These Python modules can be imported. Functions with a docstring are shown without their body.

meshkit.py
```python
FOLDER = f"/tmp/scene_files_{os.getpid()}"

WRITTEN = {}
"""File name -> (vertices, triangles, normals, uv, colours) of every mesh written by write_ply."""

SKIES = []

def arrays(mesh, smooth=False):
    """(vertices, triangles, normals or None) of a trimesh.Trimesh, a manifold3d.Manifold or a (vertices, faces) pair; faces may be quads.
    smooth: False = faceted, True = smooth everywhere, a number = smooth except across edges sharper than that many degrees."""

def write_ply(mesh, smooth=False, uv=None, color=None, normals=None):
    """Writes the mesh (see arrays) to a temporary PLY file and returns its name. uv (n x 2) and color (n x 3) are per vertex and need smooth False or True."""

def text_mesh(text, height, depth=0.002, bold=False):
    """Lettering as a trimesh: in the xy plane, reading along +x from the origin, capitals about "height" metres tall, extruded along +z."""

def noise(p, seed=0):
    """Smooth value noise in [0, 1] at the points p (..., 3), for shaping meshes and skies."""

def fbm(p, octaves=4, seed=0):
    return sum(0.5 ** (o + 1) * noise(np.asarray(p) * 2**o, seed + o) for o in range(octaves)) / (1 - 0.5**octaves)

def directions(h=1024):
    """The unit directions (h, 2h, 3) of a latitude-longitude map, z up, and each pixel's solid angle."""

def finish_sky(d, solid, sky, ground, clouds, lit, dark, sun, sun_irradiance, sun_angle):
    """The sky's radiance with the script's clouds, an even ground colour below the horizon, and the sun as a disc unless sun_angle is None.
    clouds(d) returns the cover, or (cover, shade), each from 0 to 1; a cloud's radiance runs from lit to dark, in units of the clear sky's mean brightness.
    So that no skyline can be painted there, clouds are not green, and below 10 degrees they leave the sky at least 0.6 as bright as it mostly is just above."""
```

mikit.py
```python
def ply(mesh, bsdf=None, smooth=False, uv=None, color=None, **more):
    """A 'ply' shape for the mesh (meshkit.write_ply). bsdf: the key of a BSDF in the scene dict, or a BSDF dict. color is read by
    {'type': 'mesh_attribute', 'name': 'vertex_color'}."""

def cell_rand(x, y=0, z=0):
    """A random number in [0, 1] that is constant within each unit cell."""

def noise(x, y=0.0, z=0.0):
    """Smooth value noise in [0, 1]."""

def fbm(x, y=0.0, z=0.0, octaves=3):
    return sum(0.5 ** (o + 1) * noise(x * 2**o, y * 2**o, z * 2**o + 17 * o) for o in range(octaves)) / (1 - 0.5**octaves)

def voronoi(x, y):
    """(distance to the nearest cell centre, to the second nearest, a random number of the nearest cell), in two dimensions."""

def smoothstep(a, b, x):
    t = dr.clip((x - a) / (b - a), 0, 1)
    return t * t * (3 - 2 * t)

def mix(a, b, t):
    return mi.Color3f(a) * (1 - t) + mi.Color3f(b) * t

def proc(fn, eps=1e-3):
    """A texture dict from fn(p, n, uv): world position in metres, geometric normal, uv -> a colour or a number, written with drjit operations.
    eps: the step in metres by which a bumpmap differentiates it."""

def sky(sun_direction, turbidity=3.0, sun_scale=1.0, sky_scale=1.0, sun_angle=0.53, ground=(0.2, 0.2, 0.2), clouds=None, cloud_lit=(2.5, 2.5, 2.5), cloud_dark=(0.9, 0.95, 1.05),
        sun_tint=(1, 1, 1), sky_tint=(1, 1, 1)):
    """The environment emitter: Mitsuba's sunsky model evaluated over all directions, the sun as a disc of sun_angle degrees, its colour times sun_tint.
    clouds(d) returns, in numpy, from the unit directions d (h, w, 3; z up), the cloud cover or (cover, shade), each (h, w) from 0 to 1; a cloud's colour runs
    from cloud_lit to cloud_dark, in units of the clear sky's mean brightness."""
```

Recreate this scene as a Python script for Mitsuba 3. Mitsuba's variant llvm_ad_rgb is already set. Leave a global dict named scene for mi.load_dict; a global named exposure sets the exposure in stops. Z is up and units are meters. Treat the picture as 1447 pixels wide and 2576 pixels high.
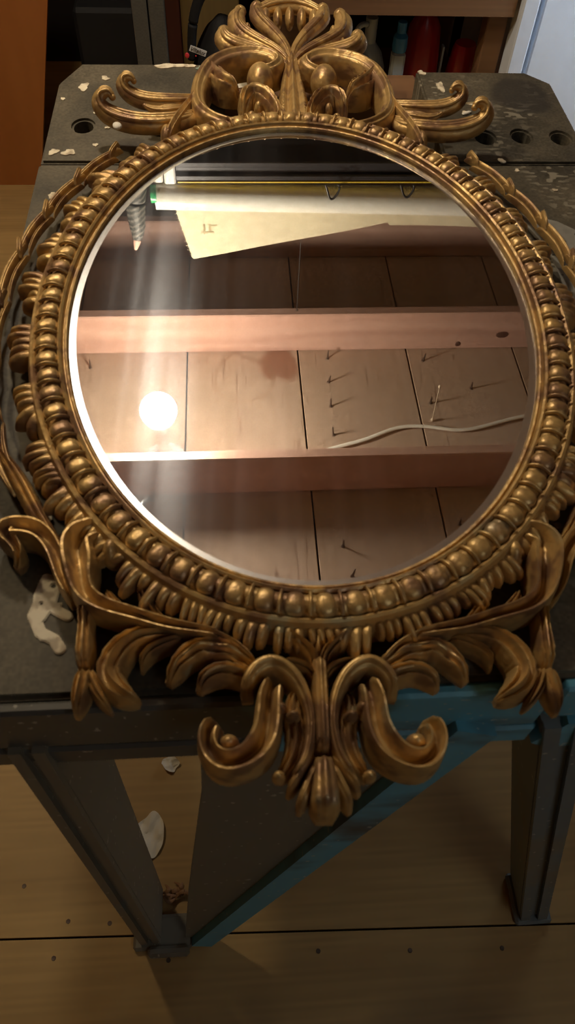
import math, random
import numpy as np
import trimesh, manifold3d
from shapely.geometry import Polygon, Point, LineString
from shapely import affinity
from scipy.interpolate import CubicSpline, PchipInterpolator
import drjit as dr
import mitsuba as mi
import mikit, meshkit
from mikit import proc, noise, fbm, voronoi, smoothstep, mix, cell_rand

T = mi.ScalarTransform4f
RNG = np.random.default_rng(7)
scene, labels = {}, {}

# ------------------------------------------------------------------ camera, light, exposure
exposure = 0.75
FOCAL = 1900.0                                    # pixels of a 1447 px wide frame
AX = np.array([[0.99749786, 0.02821306, 0.06482321],      # world x, y, z in camera axes (right, up, forward)
               [-0.06049582, 0.81510161, 0.57615069],
               [0.03658253, 0.57863061, -0.81476888]])
cam = np.eye(4)
cam[:3, 0], cam[:3, 1], cam[:3, 2], cam[:3, 3] = -AX[:, 0], AX[:, 1], AX[:, 2], [0, 0, 1.29]
scene['camera'] = {'type': 'thinlens', 'fov': math.degrees(2 * math.atan(723.5 / FOCAL)), 'fov_axis': 'x', 'to_world': T(cam.tolist()),
                   'aperture_radius': 0.0011, 'focus_distance': 1.75, 'near_clip': 0.02, 'far_clip': 50.0}
BULB = (-0.205, 1.400, 1.785)                     # bare bulb under the ceiling boards, seen in the glass
BULB_POWER = (150.0, 133.0, 106.0)
LAMP2 = (-0.62, 1.08, 1.72)                        # added fill bulb, unseen at left, brightens the floor and bench
LAMP2_POWER = (120.0, 96.0, 60.0)
TUBE_POWER = (8.5, 9.3, 9.4)                    # added fill tube behind the camera, brightens the bench front
TUBE2_POWER = (40.0, 48.0, 57.0)  # added fill tube, unseen at right, brightens the white cabinet

# ------------------------------------------------------------------ helpers
def mat(name, d, two=True):
    scene[name] = {'type': 'twosided', 'inner': d} if two else d
    return name

def rgb(*c):
    return {'type': 'rgb', 'value': list(map(float, c))}

def prin(color, rough=0.5, metallic=0.0, spec=0.5, **k):
    d = {'type': 'principled', 'base_color': color if isinstance(color, dict) else rgb(*color), 'roughness': rough, 'metallic': metallic, **k}
    if metallic == 0.0:
        d['specular'] = spec
    return d

used = {}
def key(name, parent=None):
    k = name if parent is None else parent + '__' + name
    n = used.get(k, 0)
    used[k] = n + 1
    return k if n == 0 else f'{k}_{n:03d}'

def add(name, mesh, m, parent=None, smooth=30, label=None, cat=None, group=None, kind=None, **more):
    k = key(name, parent)
    scene[k] = mesh if isinstance(mesh, dict) else mikit.ply(mesh, m, smooth=smooth, **more)
    tag(k, label, cat, group, kind)
    return k

def thing(name, label=None, cat=None, group=None, kind=None):
    k = key(name)
    tag(k, label, cat, group, kind)
    return k

def tag(k, label=None, cat=None, group=None, kind=None):
    d = {a: b for a, b in (('label', label), ('category', cat), ('group', group), ('kind', kind)) if b}
    if d:
        labels[k] = d

def cat_(ms):
    return trimesh.util.concatenate(ms)

def box(x0, x1, y0, y1, z0, z1, c=0.003):
    """A box with chamfered edges."""
    c = min(c, (x1 - x0) * .3, (y1 - y0) * .3, (z1 - z0) * .3)
    p = []
    for a in (x0, x1):
        for b in (y0, y1):
            for d in (z0, z1):
                sa, sb, sd = [c if v == lo else -c for v, lo in ((a, x0), (b, y0), (d, z0))]
                p += [(a, b + sb, d + sd), (a + sa, b, d + sd), (a + sa, b + sb, d)]
    return trimesh.convex.convex_hull(np.array(p))

def hull(p):
    return trimesh.convex.convex_hull(np.array(p, float))

def beam(p0, p1, wx, wy, wx1=None, wy1=None):
    """A post between two level cross-sections of size wx by wy."""
    wx1, wy1 = wx1 or wx, wy1 or wy
    p = [(p0[0] + sx * wx / 2, p0[1] + sy * wy / 2, p0[2]) for sx in (-1, 1) for sy in (-1, 1)]
    p += [(p1[0] + sx * wx1 / 2, p1[1] + sy * wy1 / 2, p1[2]) for sx in (-1, 1) for sy in (-1, 1)]
    return hull(p)

def extrude(poly, z0, z1, round_=0.0):
    g = [trimesh.creation.extrude_polygon(poly, z1 - z0 - round_, engine='earcut')]
    g[0].apply_translation([0, 0, z0])
    if round_:
        for q in getattr(poly.buffer(-round_), 'geoms', [poly.buffer(-round_)]):
            m = trimesh.creation.extrude_polygon(q, z1 - z0, engine='earcut')
            m.apply_translation([0, 0, z0])
            g.append(m)
    return cat_(g)

def tube(pts, r, n=10, steps=None, closed_ends=True, flat=1.0):
    """A round or flattened cord along a smooth curve."""
    pts = np.asarray(pts, float)
    t = np.r_[0, np.cumsum(np.linalg.norm(np.diff(pts, axis=0), axis=1))]
    steps = steps or max(2, 6 * (len(pts) - 1))
    u = np.linspace(0, t[-1], steps + 1)
    c = CubicSpline(t, pts)(u) if len(pts) > 2 else pts[0] + (pts[1] - pts[0]) * (u / t[-1])[:, None]
    r = np.interp(u, t, np.broadcast_to(r, len(pts)))
    tan = np.gradient(c, axis=0)
    tan /= np.linalg.norm(tan, axis=1, keepdims=True)
    a = np.cross(tan, [0, 0, 1.0])
    bad = np.linalg.norm(a, axis=1) < 0.2
    a[bad] = np.cross(tan[bad], [1.0, 0, 0])
    a /= np.linalg.norm(a, axis=1, keepdims=True)
    b = np.cross(a, tan)
    ang = np.arange(n) / n * 2 * np.pi
    v = (c[:, None] + r[:, None, None] * (np.cos(ang)[:, None] * a[:, None] + flat * np.sin(ang)[:, None] * b[:, None])).reshape(-1, 3)
    f = []
    for i in range(steps):
        for j in range(n):
            p, q = i * n + j, i * n + (j + 1) % n
            f += [(p, q, q + n), (p, q + n, p + n)]
    for j in range(1, n - 1):
        f += [(0, j + 1, j), (steps * n, steps * n + j, steps * n + j + 1)]
    m = trimesh.Trimesh(v, f, process=False)
    trimesh.repair.fix_normals(m)
    return m

def lathe(profile, n=40, at=(0, 0, 0)):
    m = trimesh.creation.revolve(np.array(profile, float), sections=n)
    m.apply_translation(at)
    return m

def lump(size, at, seed, amp=0.25, freq=3.0, sub=3):
    m = trimesh.creation.icosphere(subdivisions=sub, radius=1.0)
    v = m.vertices * (1 + amp * (meshkit.fbm(m.vertices * freq + seed * 7.3, 3, seed) - 0.5)[:, None] * 2)
    m.vertices = v * np.asarray(size) + np.asarray(at)
    return m

def blob_poly(cx, cy, rx, ry, seed, rough=0.35, n=22, rot=0.0):
    r = np.random.default_rng(seed)
    ph = r.uniform(0, 6.28, 4)
    a = np.linspace(0, 2 * np.pi, n, endpoint=False)
    k = 1 + rough * (0.5 * np.sin(2 * a + ph[0]) + 0.35 * np.sin(3 * a + ph[1]) + 0.3 * np.sin(5 * a + ph[2]))
    p = Polygon(np.column_stack([rx * k * np.cos(a), ry * k * np.sin(a)])).buffer(0)
    return affinity.translate(affinity.rotate(p, rot, origin=(0, 0)), cx, cy)

# ------------------------------------------------------------------ materials
def wood(base, dark, along='y', scale=1.0, rings=26.0, streak=150.0):
    """Grain running along one world axis."""
    def f(p, n, uv):
        x, y, z = p.x * scale, p.y * scale, p.z * scale
        if along == 'x':
            x, y = y, x
        if along == 'z':
            y, z = z, y
        w = fbm(x * 5, y * 0.8, z * 5, 3)
        r = 0.5 + 0.5 * dr.sin((x * 1.0 + z * 1.0 + w * 0.35) * rings * 6.28 * 0.3)
        s = noise(x * streak, y * 5, z * streak)
        t = dr.clip(0.45 * r + 0.35 * s + 0.5 * fbm(x * 2.2, y * 0.9, z * 2.2, 3) - 0.25, 0, 1)
        return mix(base, dark, t)
    return proc(f)

def ceiling_color(p, n, uv):
    w = fbm(p.x * 6, p.y * 1.1, p.z * 4, 3)
    grain = noise(p.x * 170, p.y * 4.5, 2.0)
    k = cell_rand(dr.floor((p.x + 0.1505) / 0.359), 3, 1)
    t = dr.clip(0.45 * w + 0.3 * grain + 0.25 * k - 0.1, 0, 1)
    c = mix((0.49, 0.36, 0.27), (0.30, 0.205, 0.14), t)
    slit = smoothstep(0.80, 0.90, noise(p.x * 170, p.y * 11, 5.0)) * smoothstep(0.45, 0.6, noise(p.x * 9, p.y * 3, 9.0))
    c = mix(c, (0.15, 0.08, 0.045), slit * 0.5)
    # an old water stain that runs down beside the second seam
    d = dr.sqrt(dr.square((p.x - 0.135) / 0.075) + dr.square((p.y - 1.79) / 0.10)) + 0.7 * (fbm(p.x * 22, p.y * 8, 3.0, 3) - 0.5)
    c = mix(c, (0.24, 0.10, 0.055), smoothstep(0.95, 0.62, d) * 0.8)
    e = dr.abs(dr.sqrt(dr.square((p.x - 0.03) / 0.13) + dr.square((p.y - 1.74) / 0.13)) + 0.5 * (fbm(p.x * 15, p.y * 9, 1.0, 3) - 0.5) - 0.8)
    return mix(c, (0.27, 0.16, 0.10), smoothstep(0.10, 0.0, e) * 0.45)
mat('ceiling_wood', prin(proc(ceiling_color), 0.65, spec=0.3))
mat('joist_wood', prin(wood((0.62, 0.395, 0.305), (0.44, 0.25, 0.185), 'x', 1.0, 40, 220), 0.6, spec=0.3))
mat('knot', prin((0.10, 0.045, 0.03), 0.6))

def floor_color(p, n, uv):
    w = fbm(p.x * 1.6, p.y * 7, 0.0, 4)
    band = 0.5 + 0.5 * dr.sin((p.y * 9 + w * 3.4) * 6.28 * 0.5)
    fine = noise(p.x * 9, p.y * 190, 1.0)
    t = dr.clip(0.55 * w + 0.22 * band + 0.22 * fine - 0.18, 0, 1)
    c = mix((0.42, 0.265, 0.098), (0.20, 0.115, 0.040), t)
    return mix(c, (0.11, 0.065, 0.03), smoothstep(0.62, 0.8, fbm(p.x * 4, p.y * 5, 6.0, 3)) * 0.5)
mat('floor_wood', prin(proc(floor_color), 0.55, spec=0.35))
mat('dark_gap', prin((0.012, 0.009, 0.007), 0.9))
mat('nail_metal', prin((0.09, 0.06, 0.045), 0.5, 0.5))

def table_color(p, n, uv):
    w = fbm(p.x * 11, p.y * 11, p.z * 11, 4)
    c = mix((0.026, 0.023, 0.016), (0.105, 0.088, 0.058), smoothstep(0.22, 0.78, w))
    fine = noise(p.x * 420, p.y * 420, p.z * 420)
    c = c * (0.72 + 0.56 * fine)
    dust = smoothstep(0.60, 0.70, noise(p.x * 120, p.y * 260, 4.0)) * smoothstep(0.45, 0.75, fbm(p.x * 17, p.y * 17, 2.0, 3)) * smoothstep(0.05, 0.30, p.x)
    c = mix(c, (0.33, 0.30, 0.23), dust * 0.55)
    d = dr.sqrt(dr.square((p.x - 0.425) / 0.048) + dr.square((p.y - 1.105) / 0.055)) + 0.45 * (fbm(p.x * 34, p.y * 34, 8.0, 3) - 0.5)
    return mix(c, (0.022, 0.019, 0.017), smoothstep(1.05, 0.75, d) * 0.75)
mat('table_top', prin(proc(table_color), 0.62, spec=0.35))

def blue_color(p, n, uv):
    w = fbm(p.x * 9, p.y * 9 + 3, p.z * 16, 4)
    dirt = smoothstep(0.30, 0.62, w + 0.85 * smoothstep(0.05 - 0.16 * smoothstep(0.62, 0.2, p.z), -0.10 - 0.12 * smoothstep(0.62, 0.2, p.z), p.x) - 0.20)  # grey spreads over the blue towards the left
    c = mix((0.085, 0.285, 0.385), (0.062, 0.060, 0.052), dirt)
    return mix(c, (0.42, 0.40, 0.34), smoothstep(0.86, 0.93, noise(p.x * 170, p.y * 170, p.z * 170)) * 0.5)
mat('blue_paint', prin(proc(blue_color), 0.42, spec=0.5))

def leg_color(p, n, uv):
    w = fbm(p.x * 12, p.y * 12, p.z * 9, 4)
    c = mix((0.105, 0.125, 0.13), (0.135, 0.118, 0.085), smoothstep(0.35, 0.65, w + 0.45 * smoothstep(0.22, 0.05, p.x) - 0.12))
    return mix(c, (0.40, 0.37, 0.30), smoothstep(0.88, 0.94, noise(p.x * 150, p.y * 150, p.z * 150)) * 0.5)
mat('leg_paint', prin(proc(leg_color), 0.5, spec=0.45))

def gold_color(p, n, uv):
    a = fbm(p.x * 55, p.y * 55, p.z * 55, 3)
    b = fbm(p.x * 160, p.y * 160, p.z * 160, 3)
    gold = mix((0.58, 0.39, 0.155), (0.43, 0.265, 0.095), b)
    c = mix(gold, (0.25, 0.142, 0.072), smoothstep(0.42, 0.70, a))
    worn = smoothstep(0.66, 0.78, fbm(p.x * 40 + 9, p.y * 40, p.z * 40, 3)) * smoothstep(0.42, 0.22, p.y)
    return mix(c, (0.40, 0.38, 0.24), worn * 0.7)
def gold_bump(p, n, uv):
    return fbm(p.x * 190, p.y * 190, p.z * 190, 3) * 0.0009
mat('gold', {'type': 'bumpmap', 'arbitrary': proc(gold_bump, 4e-4), 'scale': 1.0,
             'bsdf': {'type': 'principled', 'base_color': proc(gold_color), 'roughness': 0.40, 'metallic': 0.5, 'specular': 0.5}})
mat('plaster_chip', prin((0.75, 0.71, 0.62), 0.8))

def streaks(p, n, uv):
    s = fbm(p.x * 42 - p.y * 1.5, p.y * 1.2, 0.0, 3)
    wide = dr.exp(-dr.square((p.x + 0.035) / 0.05)) + 0.6 * dr.exp(-dr.square((p.x - 0.05) / 0.03))
    return dr.clip(0.013 + 0.028 * smoothstep(0.35, 0.8, s) + 0.019 * wide * smoothstep(0.25, 0.7, s + 0.1), 0, 1)
mat('mirror_glass', {'type': 'blendbsdf', 'weight': proc(streaks),
    'clean': {'type': 'conductor', 'material': 'none', 'specular_reflectance': rgb(0.90, 0.90, 0.885)},
    'wiped': {'type': 'roughconductor', 'material': 'none', 'distribution': 'ggx', 'alpha_u': 0.045, 'alpha_v': 0.13, 'specular_reflectance': rgb(0.9, 0.93, 1.0)}})
mat('mirror_bevel', {'type': 'roughconductor', 'material': 'none', 'distribution': 'ggx', 'alpha': 0.05, 'specular_reflectance': rgb(0.55, 0.565, 0.56)})

mat('black_metal', prin((0.018, 0.018, 0.020), 0.38, spec=0.6))
mat('white_paint', prin((0.82, 0.81, 0.77), 0.45))
mat('white_tube', prin((0.80, 0.79, 0.70), 0.30, spec=0.6))
mat('green_plastic', prin((0.02, 0.33, 0.11), 0.35))
mat('yellow_paint', prin((0.72, 0.52, 0.05), 0.5))
def canvas_color(p, n, uv):
    weave = 0.5 + 0.25 * dr.sin(p.x * 1900) + 0.25 * dr.sin((p.y + p.z) * 1900)
    c = mix((0.78, 0.71, 0.52), (0.64, 0.56, 0.38), weave)
    c = c * (0.86 + 0.28 * fbm(p.x * 60, p.y * 60, p.z * 60, 3))
    return c
mat('canvas', prin(proc(canvas_color), 0.9, spec=0.1))
mat('canvas_mark', prin((0.36, 0.30, 0.18), 0.9))
def horn_color(p, n, uv):
    s = 0.5 + 0.5 * dr.sin((p.z * 1.0 + 0.5 * p.x + 0.012 * fbm(p.x * 60, p.y * 60, p.z * 20, 3)) * 420)
    return mix((0.035, 0.038, 0.034), (0.19, 0.175, 0.15), dr.square(s) * fbm(p.x * 70, p.y * 70, p.z * 15, 3) * 1.5)
mat('horn', prin(proc(horn_color), 0.6))
mat('horn_tip', prin((0.62, 0.36, 0.28), 0.5))
mat('cable_white', prin((0.74, 0.71, 0.62), 0.5))
mat('thread', prin((0.62, 0.52, 0.38), 0.9))
mat('black_tape', prin((0.012, 0.012, 0.013), 0.4))
mat('porcelain', prin((0.78, 0.77, 0.74), 0.25))
mat('dark_wall', prin(proc(lambda p, n, uv: mix((0.030, 0.022, 0.017), (0.014, 0.011, 0.010), fbm(p.x * 6, p.y * 6, p.z * 1.2, 3))), 0.9, spec=0.1))  # near-black wall colour, varied at random
mat('side_wall', prin(wood((0.27, 0.165, 0.09), (0.16, 0.09, 0.05), 'z'), 0.7, spec=0.2))
mat('orange_wood', prin(proc(lambda p, n, uv: mix((0.36, 0.130, 0.032), (0.25, 0.080, 0.017), fbm(p.x * 16, p.y * 6, p.z * 1.6, 3))), 0.45, spec=0.4))
mat('brown_wood', prin(wood((0.20, 0.105, 0.05), (0.10, 0.05, 0.025), 'x'), 0.55, spec=0.35))
mat('olive_wood', prin(wood((0.23, 0.16, 0.06), (0.14, 0.095, 0.035), 'z'), 0.7, spec=0.2))
mat('grey_steel', prin(proc(lambda p, n, uv: mix((0.080, 0.076, 0.064), (0.060, 0.058, 0.050), noise(p.x * 300, p.y * 300, p.z * 300))), 0.6, spec=0.35))
mat('white_panel', prin(proc(lambda p, n, uv: mix((0.74, 0.79, 0.85), (0.68, 0.73, 0.80), fbm(p.x * 20, p.y * 20, p.z * 9, 3))), 0.6, spec=0.3))  # cool cast of the light is put into this base colour
mat('black_cloth', prin((0.006, 0.006, 0.007), 0.7, spec=0.3))
mat('tag_white', prin((0.62, 0.62, 0.60), 0.6))
mat('red_plastic', prin((0.30, 0.010, 0.012), 0.3, spec=0.6))
mat('red_bright', prin((0.62, 0.04, 0.05), 0.4))
mat('jug_plastic', prin((0.42, 0.47, 0.44), 0.4))
mat('blue_plastic', prin((0.02, 0.16, 0.34), 0.35))
mat('bottle_label', prin((0.36, 0.42, 0.44), 0.6))
def paint_color(p, n, uv):
    return mix((0.70, 0.62, 0.46), (0.40, 0.33, 0.23), smoothstep(0.45, 0.75, fbm(p.x * 120, p.y * 120, 3.0, 3)))
mat('cream_paint', prin(proc(paint_color), 0.75))
mat('green_paint', prin((0.20, 0.27, 0.22), 0.8))
mat('straw', prin((0.55, 0.45, 0.26), 0.7))
mat('smear_paint', prin(proc(lambda p, n, uv: mix((0.28, 0.27, 0.235), (0.15, 0.14, 0.12), fbm(p.x * 60, p.y * 60, 1.0, 3))), 0.85))
mat('paper', prin((0.72, 0.68, 0.58), 0.8))
mat('dry_leaf', prin((0.22, 0.11, 0.045), 0.6))

# ------------------------------------------------------------------ the room
CEIL, TOP, REF = 2.0, 0.76, 0.79                # ceiling boards, bench top, mirror glass
ceil = thing('ceiling', 'wooden ceiling of wide boards between pink-brown joists', kind='structure')
seams = [-0.1505 + 0.359 * k for k in range(-5, 6)]
for x0, x1 in zip(seams[:-1], seams[1:]):
    add('board', box(x0 + 0.0024, x1 - 0.0024, -1.7, 2.95, CEIL, CEIL + 0.019, 0.0015), 'ceiling_wood', ceil, smooth=False)
add('backing', box(-2.1, 2.2, -1.75, 3.0, CEIL + 0.021, CEIL + 0.05), 'dark_gap', ceil, smooth=False)
JOISTS = [(1.853, 1.890, 'fully lit pink-brown joist crossing the middle of the mirror, with a dark knot'),
          (1.279, 1.314, 'joist right beside the bare bulb, its underside lit and its near side dark'),
          (2.346, 2.383, 'far joist above the white tube, partly hidden by the canvas'),
          (0.745, 0.782, 'joist above the near end of the bench, out of the mirror'),
          (0.200, 0.237, 'joist above the photographer, nearest but one'), (-0.370, -0.333, 'joist behind the photographer'),
          (-0.940, -0.903, 'rearmost joist near the front wall')]
for i, (y0, y1, lab) in enumerate(JOISTS):
    j = add('ceiling_joist', box(-1.95, 2.05, y0, y1, 1.851, CEIL, 0.004), 'joist_wood', smooth=False, label=lab, cat='joist', group='ceiling joists')
    if i == 0:
        for kx, kz, rx, rz in ((0.877, 1.941, 0.021, 0.013), (0.737, 1.978, 0.009, 0.010)):
            m = trimesh.creation.icosphere(subdivisions=2)
            m.vertices = m.vertices * [rx, 0.003, rz] + [kx, y0, kz]
            add('knot', m, 'knot', j, smooth=True)

def nail_mesh(x, y, ln, tilt):
    return trimesh.util.concatenate([tube([(x, y, CEIL + 0.01), (x + tilt[0], y + tilt[1], CEIL - ln)], [0.0042, 0.0018], 6, 3),
                                     tube([(x, y, CEIL + 0.004), (x, y, CEIL - 0.0025)], [0.008, 0.0045], 7, 2)])
for x, y in ((0.303, 1.816), (0.297, 1.709), (0.295, 1.604), (0.293, 1.487), (0.616, 1.800), (0.609, 1.610), (0.612, 1.150), (0.279, 1.090), (0.293, 0.996),
             (-0.455, 1.79), (0.75, 1.67)):
    add('nail', nail_mesh(x, y, 0.030, RNG.uniform(-0.006, 0.006, 2)), 'nail_metal', ceil, smooth=40)

flo = thing('floor', 'plywood floor sheets with dark seams and nail holes', kind='structure')
for y0, y1 in ((-1.7, 0.1385), (0.1415, 1.4985), (1.5015, 2.95)):
    sl = -0.032 * (1 if y1 < 1.6 else 0.6)
    p = [(x, y + (x - 0.06) * (-0.032 if abs(y - 0.14) < 0.01 else 0), z) for x in (-2.0, 2.1) for y in (y0, y1) for z in (-0.018, 0.0)]
    add('board', hull(p), 'floor_wood', flo, smooth=False)
add('underlay', box(-2.05, 2.15, -1.75, 3.0, -0.06, -0.0185), 'dark_gap', flo, smooth=False)
for x, y in ((-0.272, 0.172), (-0.288, 0.125), (-0.121, 0.113), (0.237, 0.105), (0.376, 0.100), (-0.21, 0.166), (-0.344, 0.224), (0.10, 0.112), (-0.05, 0.176), (-0.72, 1.2), (-0.65, 1.55)):
    add('nail_head', lathe([(0, 0.0), (0.0034, 0.0), (0.003, 0.0009), (0, 0.0006)], 10, (x, y, 0)), 'nail_metal', flo)
for nm, b, m in (('wall_back', (-2.0, 2.1, 2.90, 2.98, 0, CEIL), 'dark_wall'), ('wall_left', (-2.05, -1.95, -1.7, 2.95, 0, CEIL), 'side_wall'),
                 ('wall_right', (2.05, 2.15, -1.7, 2.95, 0, CEIL), 'side_wall'), ('wall_front', (-2.0, 2.1, -1.78, -1.70, 0, CEIL), 'side_wall')):
    add(nm, box(*b), m, smooth=False, kind='structure', label={'wall_back': 'dark back wall in shadow behind the shelves'}.get(nm, 'brown wooden wall outside the frame'))

# ---- lamps: the bulb in the glass, then three added fill lights
bl = thing('light_bulb', 'glowing bare bulb on a porcelain holder beside a joist', 'light bulb')
def bulb(parent, at, top, power, r=0.046, reach=115.0):
    """A bulb whose lower dome glows (as far up as reach, in degrees from straight down) above a white collar."""
    z, q1 = at[2], math.radians(reach)
    m = lathe([(0, z - r)] + [(r * math.sin(q), z - r * math.cos(q)) for q in np.linspace(0.15, q1, 14)], 40, (at[0], at[1], 0))
    k = key('globe', parent)
    scene[k] = {**mikit.ply(m, smooth=True), 'emitter': {'type': 'area', 'radiance': rgb(*power)}, 'bsdf': {'type': 'diffuse', 'reflectance': rgb(0.8, 0.8, 0.8)}}
    e = (r * math.sin(q1), z - r * math.cos(q1))
    add('collar', lathe([e, (e[0] + 0.001, e[1] + 0.004), (0.026, e[1] + 0.035), (0.019, e[1] + 0.05), (0.016, top - 0.05), (0, top - 0.05)], 36, (at[0], at[1], 0)), 'porcelain', parent)
    add('holder', lathe([(0, top - 0.055), (0.024, top - 0.055), (0.030, top - 0.03), (0.058, top - 0.018), (0.062, top - 0.004), (0.062, top), (0, top)], 36, (at[0], at[1], 0)), 'porcelain', parent)
bulb(bl, BULB, CEIL, BULB_POWER, 0.050, 128.0)
bl2 = thing('light_bulb', 'second bulb, out of sight to the left of the bench', 'light bulb')
bulb(bl2, LAMP2, CEIL, LAMP2_POWER, 0.046, 85.0)
z = LAMP2[2]
add('shade', lathe([(0.022, z + 0.075), (0.120, z - 0.055), (0.122, z - 0.054), (0.024, z + 0.078)], 48, (LAMP2[0], LAMP2[1], 0)), 'white_paint', bl2, smooth=30)  # keeps the added fill bulb off the joists
ft = thing('fluorescent_lamp', 'white fluorescent batten out of sight behind the photographer', 'lamp')
m = tube([(0.75, -1.55, 1.80), (0.75, -0.35, 1.80)], 0.019, 14, 8)
k = key('tube', ft)
scene[k] = {**mikit.ply(m, smooth=True), 'emitter': {'type': 'area', 'radiance': rgb(*TUBE_POWER)}, 'bsdf': {'type': 'diffuse', 'reflectance': rgb(0.8, 0.8, 0.8)}}
add('housing', cat_([box(0.70, 0.80, -1.60, -0.30, 1.830, 1.851), box(0.70, 0.706, -1.60, -0.30, 1.772, 1.832), box(0.794, 0.80, -1.60, -0.30, 1.772, 1.832), box(0.70, 0.80, -1.60, -1.594, 1.772, 1.832), box(0.70, 0.80, -0.306, -0.30, 1.772, 1.832)]), 'white_paint', ft, smooth=False)  # trough sides stop this added light from reaching the ceiling
ft2 = thing('fluorescent_lamp', 'second cool white batten out of sight, lighting the white cabinet', 'lamp')
m = tube([(1.06, 1.70, 0.95), (1.54, 1.70, 0.95)], 0.019, 14, 8)
k = key('tube', ft2)
scene[k] = {**mikit.ply(m, smooth=True), 'emitter': {'type': 'area', 'radiance': rgb(*TUBE2_POWER)}, 'bsdf': {'type': 'diffuse', 'reflectance': rgb(0.8, 0.8, 0.8)}}
add('housing', cat_([box(1.0, 1.6, 1.65, 1.75, 0.980, 1.001), box(1.0, 1.6, 1.65, 1.656, 0.922, 0.982), box(1.0, 1.6, 1.744, 1.75, 0.922, 0.982), box(1.0, 1.006, 1.65, 1.75, 0.922, 0.982), box(1.594, 1.6, 1.65, 1.75, 0.922, 0.982)]), 'white_paint', ft2, smooth=False)  # trough of the added cabinet light, open below
for x in (1.15, 1.45):
    add('chain', tube([(x, 1.70, 1.0), (x, 1.70, CEIL)], 0.002, 6, 2), 'nail_metal', ft2)

# ---- flat cable along the ceiling and the thread that hangs by it
zc = CEIL - 0.007
add('electric_cable', tube([(x, y, zc) for x, y in ((0.11, 1.345), (0.18, 1.395), (0.238, 1.414), (0.287, 1.431), (0.391, 1.464), (0.487, 1.504), (0.543, 1.510), (0.609, 1.502), (0.669, 1.491), (0.731, 1.497), (0.811, 1.521), (0.925, 1.550), (1.07, 1.592), (1.4, 1.66))],
    0.0068, 10, 90, flat=0.55), 'cable_white', smooth=True, label='white flat cable wandering across the ceiling boards at right of the mirror', cat='cable')
th = thing('hanging_thread', 'thin pale thread with a small bead, dangling near the white cable', 'thread')
add('strand', tube([(0.600, 1.535, 2.0), (0.597, 1.535, 1.93), (0.594, 1.535, 1.855)], 0.0011, 6, 12), 'thread', th, smooth=True)
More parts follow.
